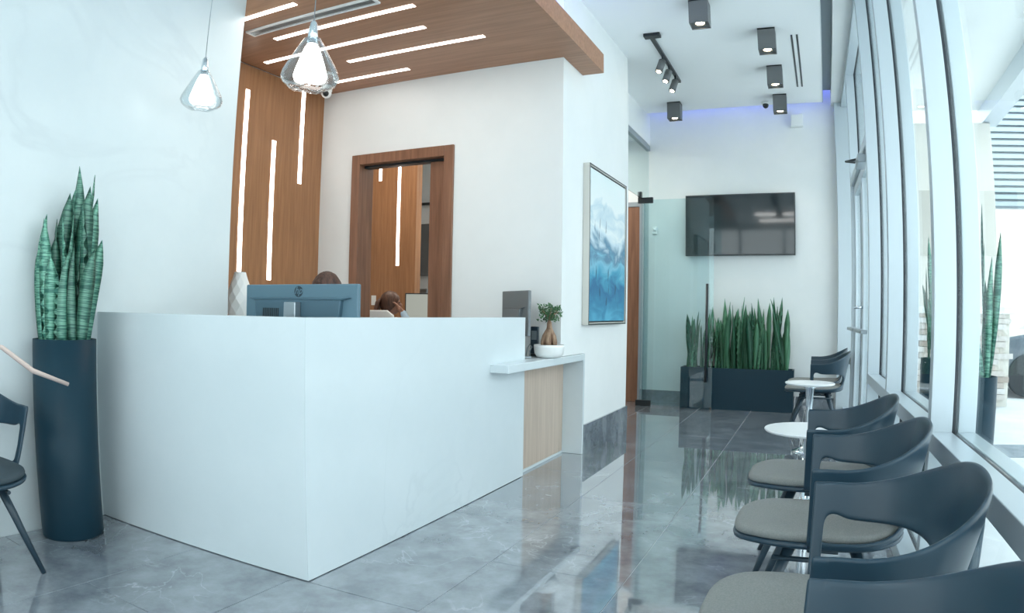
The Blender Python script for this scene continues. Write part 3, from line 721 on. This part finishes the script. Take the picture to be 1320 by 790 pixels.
shaded_pad = pmat('dark_slate_pad', (.03, .05, .062), .6)  # the grey pad again, its dimmer light put into a darker colour
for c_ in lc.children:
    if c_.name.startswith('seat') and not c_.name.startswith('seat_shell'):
        c_.material_slots[0].link = 'OBJECT'; c_.material_slots[0].material = shaded_pad; c_['label'] = 'grey seat pad with shade in its colour'
def side_table(x, y, z, r, label):
    t = empty('side_table', (x, y, 0), 0, label, 'side table', 'round white side tables in the window row')
    B().lathe([(r*.80, z - .022), (r*.97, z - .016), (r, z - .006), (r*.985, z)], n=48).obj('tabletop', table_m, t)
    B().lathe([(r*.62, 0), (r*.62, .006), (r*.45, .018), (.045, .05), (.030, .14), (.026, z*.6), (.036, z - .05), (.07, z - .023)], n=32).obj('pedestal', chrome, t)
side_table(-.01, 4.12, .475, .262, 'nearer round white side table with a chrome pedestal')
side_table(-.03, 5.95, .575, .205, 'farther and smaller-looking round side table in front of the distant armchair')

# ---------------------------------------------------------------- snake plants
def leaf_mesh(h, wd, bend, twist, seed):
    rnd = random.Random(seed); n = 9; vs = []; fs = []
    for i in range(n + 1):
        f = i / n; wv = wd * (.62 + .38 * math.sin(min(1, f * 1.5) * PI / 2)) * (1 - max(0, (f - .70) / .30) ** 1.7) * .5 + .0008
        a = twist * f; cx = bend * f * f; c, s = math.cos(a), math.sin(a); z = h * f
        nx, ny = -s, c; cup = .30 * wv
        vs += [(cx - c*wv + nx*cup, -s*wv + ny*cup, z), (cx, 0, z), (cx + c*wv + nx*cup, s*wv + ny*cup, z), (cx - nx*.003, -ny*.003, z)]
    for i in range(n):
        a, b_ = i*4, (i+1)*4
        fs += [(a, a+1, b_+1, b_), (a+1, a+2, b_+2, b_+1), (a+2, a+3, b_+3, b_+2), (a+3, a, b_, b_+3)]
    fs += [(3, 2, 1, 0), (n*4, n*4+1, n*4+2, n*4+3)]
    me = B().add(vs, fs, True).mesh('leaf'); me.materials.append(leaf_m); return me
leaf_far = pmat('snake_leaf_plain', (.05, .19, .11), .45)
_o = N(leaf_far, 'ShaderNodeObjectInfo'); _c = N(leaf_far, 'ShaderNodeValToRGB'); _c.color_ramp.elements[0].color = (.022, .105, .060, 1); _c.color_ramp.elements[1].color = (.12, .32, .18, 1)
L(leaf_far, _o.outputs['Random'], _c.inputs[0]); L(leaf_far, _c.outputs[0], P(leaf_far).inputs['Base Color'])
LM = [leaf_mesh(h, wd, bd, tw, i) for i, (h, wd, bd, tw) in enumerate(((1, .085, .02, .9), (1, .078, -.03, -1.1), (1, .09, .03, .5), (1, .07, .02, -1.8), (1, .082, -.02, 1.6)))]
def leaf(parent, x, y, z, h, lean, az, w=1.0, k=None):
    o = put('leaf', LM[random.randrange(5) if k is None else k], parent)
    o.location = (x, y, z); o.scale = (w, w, h); o.rotation_euler = (lean * math.cos(az), lean * math.sin(az), random.uniform(0, 6.28))
    return o
def round_planter(name, x, y, r, h, label):
    t = empty(name, (x, y, 0), 0, label, 'potted plant')
    B().lathe([(r*.97, 0), (r, .01), (r, h), (r*.93, h), (r*.93, h - .04)], n=56).obj('planter', planter_m, t)
    b = B(); b.lathe([(r*.93, h - .045), (r*.93, h - .03)], n=40); b.obj('soil', pebble_m, t)
    b = B()
    for k in range(70):
        a = random.uniform(0, 2*PI); q = r*.88*math.sqrt(random.random()); s = random.uniform(.008, .016); b.sphere((q*math.cos(a), q*math.sin(a), h - .025), s, 6, 4, (1, 1, .6))
    b.obj('pebbles', pebble_m, t, kind='stuff'); return t
pl = round_planter('snake_plant', -3.166, 1.795, .157, .952, 'tall navy cylinder planter with a snake plant against the marble wall')
VA = Vector((-.870, .493, 0)); RA = Vector((.493, .870, 0))     # line of sight and the direction across it
for (px, py, bx, dd, w_, k_) in ((54, 296, 60, .02, .85, 0), (61, 302, 64, -.02, .8, 1), (51, 320, 58, .05, .8, 0), (80, 270, 76, .03, 1.0, 2), (86, 300, 82, -.03, 1.05, 1), (94, 250, 86, .05, .95, 0),
        (98, 290, 92, .0, 1.05, 4), (104, 238, 96, .03, 1.05, 1), (108, 262, 100, -.01, 1.0, 0), (113, 245, 104, .06, .9, 3), (111, 285, 104, -.04, 1.0, 1), (118, 274, 108, .02, .95, 0),
        (123, 300, 111, .04, .8, 4), (125, 322, 112, .0, .8, 2), (117, 335, 106, -.08, .85, 0), (86, 336, 85, -.09, 1.0, 0), (72, 344, 70, -.06, .95, 1), (100, 330, 97, -.07, .9, 4), (66, 322, 68, .03, .9, 2), (76, 300, 74, .06, .9, 4), (90, 275, 86, .08, .9, 2)):
    base = RA * ((bx - 86) / 262) + VA * dd; zt = .952 + (438 - py) / 240; h = zt - .915
    o = leaf(pl, base.x, base.y, .915, h, 0, 0, w_, k_)
    o.rotation_mode = 'QUATERNION'; o.rotation_quaternion = (Matrix.Rotation(math.atan2((px - bx) / 250, h), 3, RA.cross(Vector((0, 0, 1))) * -1) @ Matrix.Rotation(random.uniform(.3, 1.6), 3, 'Z')).to_quaternion()
fp = empty('snake_plant', (-.895, 8.42, 0), 0, 'long low navy planter box full of snake plants below the television', 'potted plant')
W2, hh = .665, .49
b = B().box(-W2, W2, -.135, -.115, 0, hh).box(-W2, W2, .115, .135, 0, hh).box(-W2, -W2 + .02, -.115, .115, 0, hh).box(W2 - .02, W2, -.115, .115, 0, hh).box(-W2 + .02, W2 - .02, -.115, .115, 0, .03)
b.obj('planter', planter_m, fp); box(-W2 + .02, W2 - .02, -.115, .115, .4, hh - .035).obj('soil', pebble_m, fp)
b = B()
for k in range(160): b.sphere((random.uniform(-.63, .63), random.uniform(-.10, .10), hh - .03), random.uniform(.010, .02), 6, 4, (1, 1, .6))
b.obj('pebbles', pebble_m, fp, kind='stuff')
LF = [m_.copy() for m_ in LM]
for m_ in LF: m_.materials[0] = leaf_far
for k in range(66):
    f = k / 65; x = -.59 + 1.19 * f + random.uniform(-.02, .02)
    h = random.choice((.52, .62, .68, .74, .80, .86)) * random.uniform(.9, 1.05)
    if k in (0, 1): h *= .9
    o = leaf(fp, x, random.uniform(-.08, .08), hh - .04, h, 0, 0, random.uniform(.7, .95))
    o.data = random.choice(LF)
    o.rotation_euler = (random.uniform(-.05, .05), random.uniform(-.15, .15) + (.12 if k > 58 else 0) - (.15 if k == 0 else 0), random.uniform(0, 6.28))

# ---------------------------------------------------------------- dry branch in a floor vase just left of the frame
t = empty('branch_vase', (-1.95, .52, 0), 0, 'dry pinkish branch reaching in from the left in front of the planter', 'branch')
B().lathe([(.07, 0), (.10, .05), (.11, .25), (.07, .5), (.045, .62), (.055, .66), (.048, .66), (.038, .62)], n=28).obj('vase', ceramic, t)
br = pmat('dry_branch', (.50, .40, .36), .7)
B().tube([(0, 0, .3), (.01, .02, .68), (.04, .10, .90), (.13, .22, 1.02), (.17, .30, 1.005), (.19, .38, .945), (.206, .48, .905)], [.012, .011, .009, .007, .0065, .007, .0055], 7).obj('branch', br, t)

# ---------------------------------------------------------------- people
def figure(name, loc, rz, shirt, hair, label, hand_up=False, bun=False):
    t = empty(name, loc, rz, label, 'person')
    # seated, facing local -Y
    J = {'pel': (0, .02, .53, .13), 'wai': (0, .01, .68, .115), 'che': (0, .0, .86, .13), 'nb': (0, .0, 1.0, .06), 'nk': (0, -.015, 1.06, .048), 'hd': (0, -.03, 1.15, .06)}
    E_ = [('pel', 'wai'), ('wai', 'che'), ('che', 'nb'), ('nb', 'nk'), ('nk', 'hd')]
    for s, k in ((1, 'r'), (-1, 'l')):
        J['sh'+k] = (.165*s, 0, .955, .055)
        up = hand_up and k == 'l'
        J['el'+k] = (.20*s, -.20, .80, .042) if not up else (-.21, -.27, .93, .042)
        J['wr'+k] = (.10*s, -.40, .79, .026) if not up else (-.135, -.19, 1.09, .028)
        J['pa'+k] = (.09*s, -.46, .785, .026) if not up else (-.095, -.135, 1.145, .026)
        J['hp'+k] = (.09*s, -.0, .53, .085); J['kn'+k] = (.11*s, -.42, .51, .062); J['an'+k] = (.11*s, -.40, .10, .04); J['to'+k] = (.11*s, -.53, .04, .034)
        E_ += [('che', 'sh'+k), ('sh'+k, 'el'+k), ('el'+k, 'wr'+k), ('wr'+k, 'pa'+k), ('pel', 'hp'+k), ('hp'+k, 'kn'+k), ('kn'+k, 'an'+k), ('an'+k, 'to'+k)]
        pw = Vector(J['wr'+k][:3]); pp = Vector(J['pa'+k][:3]); d = (pp - pw).normalized(); side = d.cross(Vector((0, 0, 1) if not up else (0, 1, 0))).normalized()
        for fi, (off, ln) in enumerate(((-.030, .055), (-.010, .07), (.010, .072), (.030, .06))):
            a = pp + side * off + d * .02; b1 = a + d * ln * .5; b2 = a + d * ln + side.cross(d) * (.015)
            J['f%d%s' % (fi, k)] = (*a, .010); J['g%d%s' % (fi, k)] = (*b1, .009); J['h%d%s' % (fi, k)] = (*b2, .008)
            E_ += [('pa'+k, 'f%d%s' % (fi, k)), ('f%d%s' % (fi, k), 'g%d%s' % (fi, k)), ('g%d%s' % (fi, k), 'h%d%s' % (fi, k))]
        a = pw + d * .02 + side * -.03 * s; J['t0'+k] = (*a, .011); b2 = a + d * .035 - side * .02 * s; J['t1'+k] = (*b2, .009); E_ += [('wr'+k, 't0'+k), ('t0'+k, 't1'+k)]
    def skin(keys, grow, nm, mat, parent, head=False):
        ks = [k for k in J if k in keys or keys is None] if keys is not None else list(J)
        # one closed surface: tapered limbs and joints fused by a voxel remesh
        lb_ = B(); idx = set(ks)
        for k in ks:
            r = J[k][3] * grow + (.006 if grow > 1 else 0)
            fx, fy = ((1.22, .82) if k in ('pel', 'wai', 'che') else (1, 1))
            lb_.sphere(J[k][:3], r, 16, 10, (fx, fy, 1))
        for a, b_ in E_:
            if a in idx and b_ in idx:
                ra, rb = [J[q][3] * grow * (.9 if q in ('pel', 'wai', 'che') else 1) + (.006 if grow > 1 else 0) for q in (a, b_)]
                if (a, b_) in (('che', 'shr'), ('che', 'shl')): ra = .07
                if a == 'pel' and b_[:2] == 'hp': ra = .10
                lb_.tube([J[a][:3], J[b_][:3]], [ra, rb], 14)
        m2 = lb_.mesh(nm); bm = bmesh.new(); bm.from_mesh(m2)
        if head:
            hb = B(); c = (0, -.045, 1.195)
            hb.sphere(c, .10, 24, 16, (.76, .93, 1.12)); hb.sphere((0, -.075, 1.125), .055, 16, 10, (.95, .9, .8))
            hb.sphere((0, -.142, 1.178), .016, 10, 8, (.8, 1.2, 1.5))
            for s in (1, -1): hb.sphere((.078*s, -.04, 1.185), .020, 10, 8, (.4, .8, 1.4)); hb.sphere((.03*s, -.125, 1.208), .014, 8, 6, (1.2, .6, .5))
            hb.sphere((0, -.128, 1.143), .016, 8, 6, (1.6, .6, .5))
            hm = hb.mesh('h'); bm.from_mesh(hm)
        bm.to_mesh(m2); bm.free(); m2.materials.clear(); m2.materials.append(mat)
        for p in m2.polygons: p.use_smooth = True
        o = put(nm, m2, parent)
        rm = o.modifiers.new('remesh', 'REMESH'); rm.mode = 'VOXEL'; rm.voxel_size = .006 if nm == 'body' else .009; rm.use_smooth_shade = True
        cs = o.modifiers.new('smooth', 'SMOOTH'); cs.factor = .5; cs.iterations = 3 if nm == 'body' else 8
        return o
    skin(None, 1.0, 'body', skin_m, t, True)
    skin({'pel', 'wai', 'che', 'nb', 'shr', 'shl', 'elr', 'ell', 'wrr', 'wrl'}, 1.10, 'shirt', shirt, t)
    skin({'pel', 'hpr', 'hpl', 'knr', 'knl', 'anr', 'anl'}, 1.12, 'trousers', cloth_dark, t)
    for s in (1, -1): B().sphere((.03*s, -.133, 1.205), .007, 8, 6).obj('eye', black, t)
    for s in (1, -1): B().tube([(.11*s, -.37, .045), (.11*s, -.46, .042), (.11*s, -.56, .034)], [.046, .048, .036], 12).sphere((.11*s, -.56, .034), .036, 12, 8).sphere((.11*s, -.37, .045), .046, 12, 8).obj('shoe', black, t)
    lb = B().sphere((0, -.139, 1.143), .010, 8, 6, (1.9, .5, .5)); lb.obj('lips', pmat('lips', (.4, .12, .1), .5), t)
    hb = B(); vs = []; fs = []; n, m = 28, 18; c = Vector((0, -.035, 1.20))
    for i in range(m + 1):
        for k in range(n):
            ph = 2*PI*k/n; front = max(0, -math.sin(ph)); th = PI * (.62 + .16 * (1 - front)) * i / m; th2 = th * (1 - .40 * front ** 1.5)
            r = .113 * (1 + .02 * math.sin(ph * 9 + i))
            vs.append(c + Vector((r*.83*math.sin(th2)*math.cos(ph), r*1.0*math.sin(th2)*math.sin(ph) + .004, r*1.12*math.cos(th2))))
    for i in range(m):
        for k in range(n): k2 = (k+1) % n; fs.append((i*n+k, (i+1)*n+k, (i+1)*n+k2, i*n+k2))
    hb.add(vs, fs, True); ho = hb.obj('hair', hair, t); so = ho.modifiers.new('s', 'SOLIDIFY'); so.thickness = .012
    if bun:
        q = B()
        for k in range(34):
            a = random.uniform(-1.6, 1.6); q.tube([(a*.02, .055, 1.25), (a*.05, .095, 1.20), (a*.06, .105, 1.13), (a*.075, .115, 1.04 + random.uniform(-.02, .02)), (a*.06, .12, .95 + random.uniform(-.03, .03))], [.014, .022, .023, .018, .005], 6)
        q.obj('ponytail', hair, t)
    return t
def office_chair(loc, rz, label, top=1.112):
    t = empty('office_chair', loc, rz, label, 'chair')
    box(-.23, .23, -.22, .24, .40, .46).obj('seat', pad_m, t, .025, seg=3)
    b = B()
    n = 12
    b.prism([(-.21, .55), (.21, .55), (.23, .75), (.225, top - .05), (.15, top), (-.15, top), (-.225, top - .05), (-.23, .75)], .24, .275, 'y'); b.obj('backrest', table_m, t, .012, seg=3)
    B().tube([(0, .21, .43), (0, .30, .50), (0, .285, .75)], .018, 8).obj('back_support', steel, t)
    B().tube([(0, 0, .08), (0, 0, .40)], .028, 10).obj('column', steel, t)
    for k in range(5):
        a = k * 2*PI/5 + .3; B().tube([(0, 0, .09), (.28*math.cos(a), .28*math.sin(a), .06)], [.022, .014], 8).sphere((.28*math.cos(a), .28*math.sin(a), .028), .028, 10, 6).obj('leg', black, t)
    return t
office_chair((-2.79, 3.40, 0), math.radians(12), 'white office chair behind the desk under the person at the large monitor', .98)
figure('person', (-2.79, 3.36, .02), math.radians(12), cloth_dark, hair_dark, 'person with dark brown hair hidden behind the large blue-grey monitor')
office_chair((-4.20, 6.0, 0), math.radians(186), 'light grey office chair in the back room behind the ponytailed person')
figure('person', (-4.21, 6.02, -.01), math.radians(118), shirt_blue, hair_brown, 'person with brown ponytail and light blue shirt seated in the back room, hand at cheek', True, True)
bd = empty('office_desk', (-3.55, 6.0, 0), 0, 'white work desk in the back room in front of the seated person', 'desk')
box(-.34, .34, -.5, .6, .70, .73).obj('tabletop', table_m, bd, .003)
for sx in (-.31, .31):
    for sy in (-.47, .57): B().tube([(sx, sy, 0), (sx, sy, .70)], .02, 8).obj('leg', steel, bd)
mm = monitor('computer_monitor', (-3.78, 6.12, .73), math.radians(200), .46, .36, 1.115, 'pale-screened monitor in the back room facing the seated person', False, .73, black, pmat('lit_screen', (.1, .1, .1), .3, emit=(.50, .53, .46), es=.55))
for ch_ in mm.children:
    if ch_.name.startswith('back_cover'):
        ch_.data = ch_.data.copy()
# dark wall panel and shelf in the far office
t = empty('wall_panel', (-5.43, YF, 2.0), 0, 'dark grey panel on the far office wall seen through the doorway gap', 'panel')
box(-.30, .22, -.03, -.002, -.38, .38).obj('board', fix_grey, t, .004)
box(-.30, .22, -.06, -.002, .66, .69).obj('top_rail', black, t, .002)
t = empty('storage_cabinet', (-5.43, 8.4, 0), 0, 'grey-blue low cabinet in the far office behind the doorway gap', 'cabinet')
box(-.35, .35, -.18, .18, 0, 1.42).obj('body', steel, t, .004); box(-.34, -.005, -.19, -.18, .05, 1.38).obj('door', steel, t, .002); box(.005, .34, -.19, -.18, .05, 1.38).obj('door', steel, t, .002)

# ---------------------------------------------------------------- outdoors
pave = pmat('pale_paving', (.74, .76, .77), .7); noise_col(pave, (.68, .70, .71), (.80, .82, .83), ns=1.5, coord='World')
road = pmat('asphalt', (.30, .34, .37), .85); noise_col(road, (.26, .30, .33), (.35, .39, .42), ns=8, coord='World')
stucco = pmat('white_stucco', (.78, .81, .80), .8); beige = pmat('beige_stucco', (.68, .66, .60), .8)
g = struct('ground', B().box(.52, 60, -30, 60, -.2, -.02).box(-40, .52, -30, -2.81, -.2, -.02), pave)
struct('road', box(8.0, 14.5, -30, 60, -.02, -.012), road)
struct('pavement_band', box(.7, 8.0, 6.1, 6.72, -.02, -.014), road)
struct('canopy_soffit', box(.72, 2.6, -4, 10, 3.95, 4.15), stucco)
struct('canopy_beam', B().box(2.35, 2.6, -4, 10, 3.72, 3.949), frame_m)
# stone-clad pier under a white plastered column
st_m = pmat('ledge_stone', (.5, .46, .42), .85)
oi = N(st_m, 'ShaderNodeObjectInfo'); cr = N(st_m, 'ShaderNodeValToRGB'); e = cr.color_ramp.elements
e[0].position = 0; e[0].color = (.40, .33, .28, 1); e[1].position = 1; e[1].color = (.70, .70, .69, 1); x_ = e.new(.5); x_.color = (.60, .55, .50, 1)
L(st_m, oi.outputs['Random'], cr.inputs[0]); L(st_m, cr.outputs[0], P(st_m).inputs['Base Color'])
pier = empty('stone_pier', (1.85, 9.7, 0), 0, 'white column on a stacked-stone base outside the window', 'pillar')
box(-.62, .76, -.02, .5, -.02, 1.18).obj('core', beige, pier)
box(-.70, .84, -.10, .58, 1.18, 1.27).obj('cap', stucco, pier, .006)
box(-.52, .60, .04, .5, 1.27, 3.71).obj('column', beige, pier, .006)
stone_mesh = []
for k in range(6):
    w_ = (.16, .22, .28, .34, .20, .26)[k]; me = box(-w_/2 + .003, w_/2 - .003, -.045 - .012*(k % 3), 0, .003, .072).mesh('stone'); me.materials.append(st_m); stone_mesh.append((w_, me))
z = 0
while z < 1.15:
    x = -.64 + random.uniform(-.05, 0)
    while x < .78:
        w_, me = random.choice(stone_mesh)
        if x + w_ > .81: break
        o = put('stone', me, pier); o.location = (x + w_/2, -.021, z); x += w_
    z += .075
# the neighbouring building with a slatted screen
slat_m = pmat('louvre_grey', (.30, .37, .41), .5)
nb = empty('neighbour_building', (5.5, 17, 0), 0, 'pale building with a slatted louvre screen across the forecourt', 'building')
box(-2.6, -.6, -2.5, 2, 0, 6.5).obj('wall', beige, nb); box(-.6, 5, -1, 2, 0, 3.6).obj('wall', stucco, nb)
scr = box(-2.6, -.4, -4.95, -4.85, 2.9, 5.4).obj('screen_frame', frame_grey, nb)
for k in range(22): box(-2.58, -.42, -5.03, -4.951, 2.93 + k*.112, 3.0 + k*.112).obj('slat', slat_m, nb)
# parked car
car_m = pmat('car_paint', (.05, .08, .11), .2, coat=1); cg = pmat('car_glass', (.02, .03, .04), .05)
car = empty('parked_car', (3.95, 11.6, 0), 0, 'dark blue car parked beyond the stone pier', 'car')
prof = [(-1.35, .28), (-1.38, .55), (-1.28, .82), (-.45, .96), (.25, 1.40), (1.7, 1.42), (2.5, .98), (3.0, .92), (3.05, .35), (2.9, .25), (-1.2, .22)]
B().prism([(x, z) for x, z in prof], -.85, .85, 'y').obj('body', car_m, car, .05, seg=3)
B().prism([(-.35, .98), (.25, 1.35), (1.6, 1.37), (2.3, 1.0)], -.862, .862, 'y').obj('side_window', cg, car, .01)
for sx in (-.75, 2.2):
    for sy in (-.80, .80): B().tube([(sx, sy - .1, .31), (sx, sy + .1, .31)], .31, 24).obj('wheel', black, car)
for sy in (-.6, .6): box(-1.40, -1.30, sy - .16, sy + .16, .58, .74).obj('headlight', chrome, car, .02)
box(-1.42, -1.36, -.75, .75, .28, .42).obj('bumper', frame_grey, car, .02)
# outdoor planters by the glass
def outdoor(x, y, label, hs):
    t = round_planter('outdoor_planter', x, y, .088, .87, label)
    for i, (dx, dy, h, lx, ly) in enumerate(hs):
        o = leaf(t, dx, dy, .83, h, 0, 0, .42, i % 5); o.rotation_euler = (lx, ly, 1 + i)
outdoor(.728, 3.22, 'slim navy planter with long thin leaves standing outside the nearest visible window', ((.02, 0, .78, 0, -.02), (.03, .01, .62, .05, .10), (.02, -.02, .82, -.05, .20), (.04, 0, .45, 0, .05), (.05, .02, .66, -.02, .14), (.03, -.03, .55, 0, .02), (-.03, .02, .5, 0, -.1)))
outdoor(.76, 4.62, 'second slim navy planter outside, seen through the narrow farther pane', ((-.03, 0, .60, 0, -.14), (.03, .01, .72, .05, .05), (.0, -.02, .50, -.05, .15), (-.04, .01, .45, 0, -.03), (-.02, -.03, .8, 0, -.07)))
# distant greenery
gr = pmat('hedge_green', (.10, .22, .10), .9); noise_col(gr, (.04, .12, .04), (.18, .34, .15), ns=4)
hd = empty('hedge', (16, 17, 0), 0, 'clipped green hedge beyond the parked car', 'hedge')
b = B()
for k in range(60): b.sphere((random.uniform(-5, 8), random.uniform(-.5, .5), random.uniform(.3, 1.1)), random.uniform(.35, .6), 8, 6)
b.obj('foliage', gr, hd, kind='stuff')
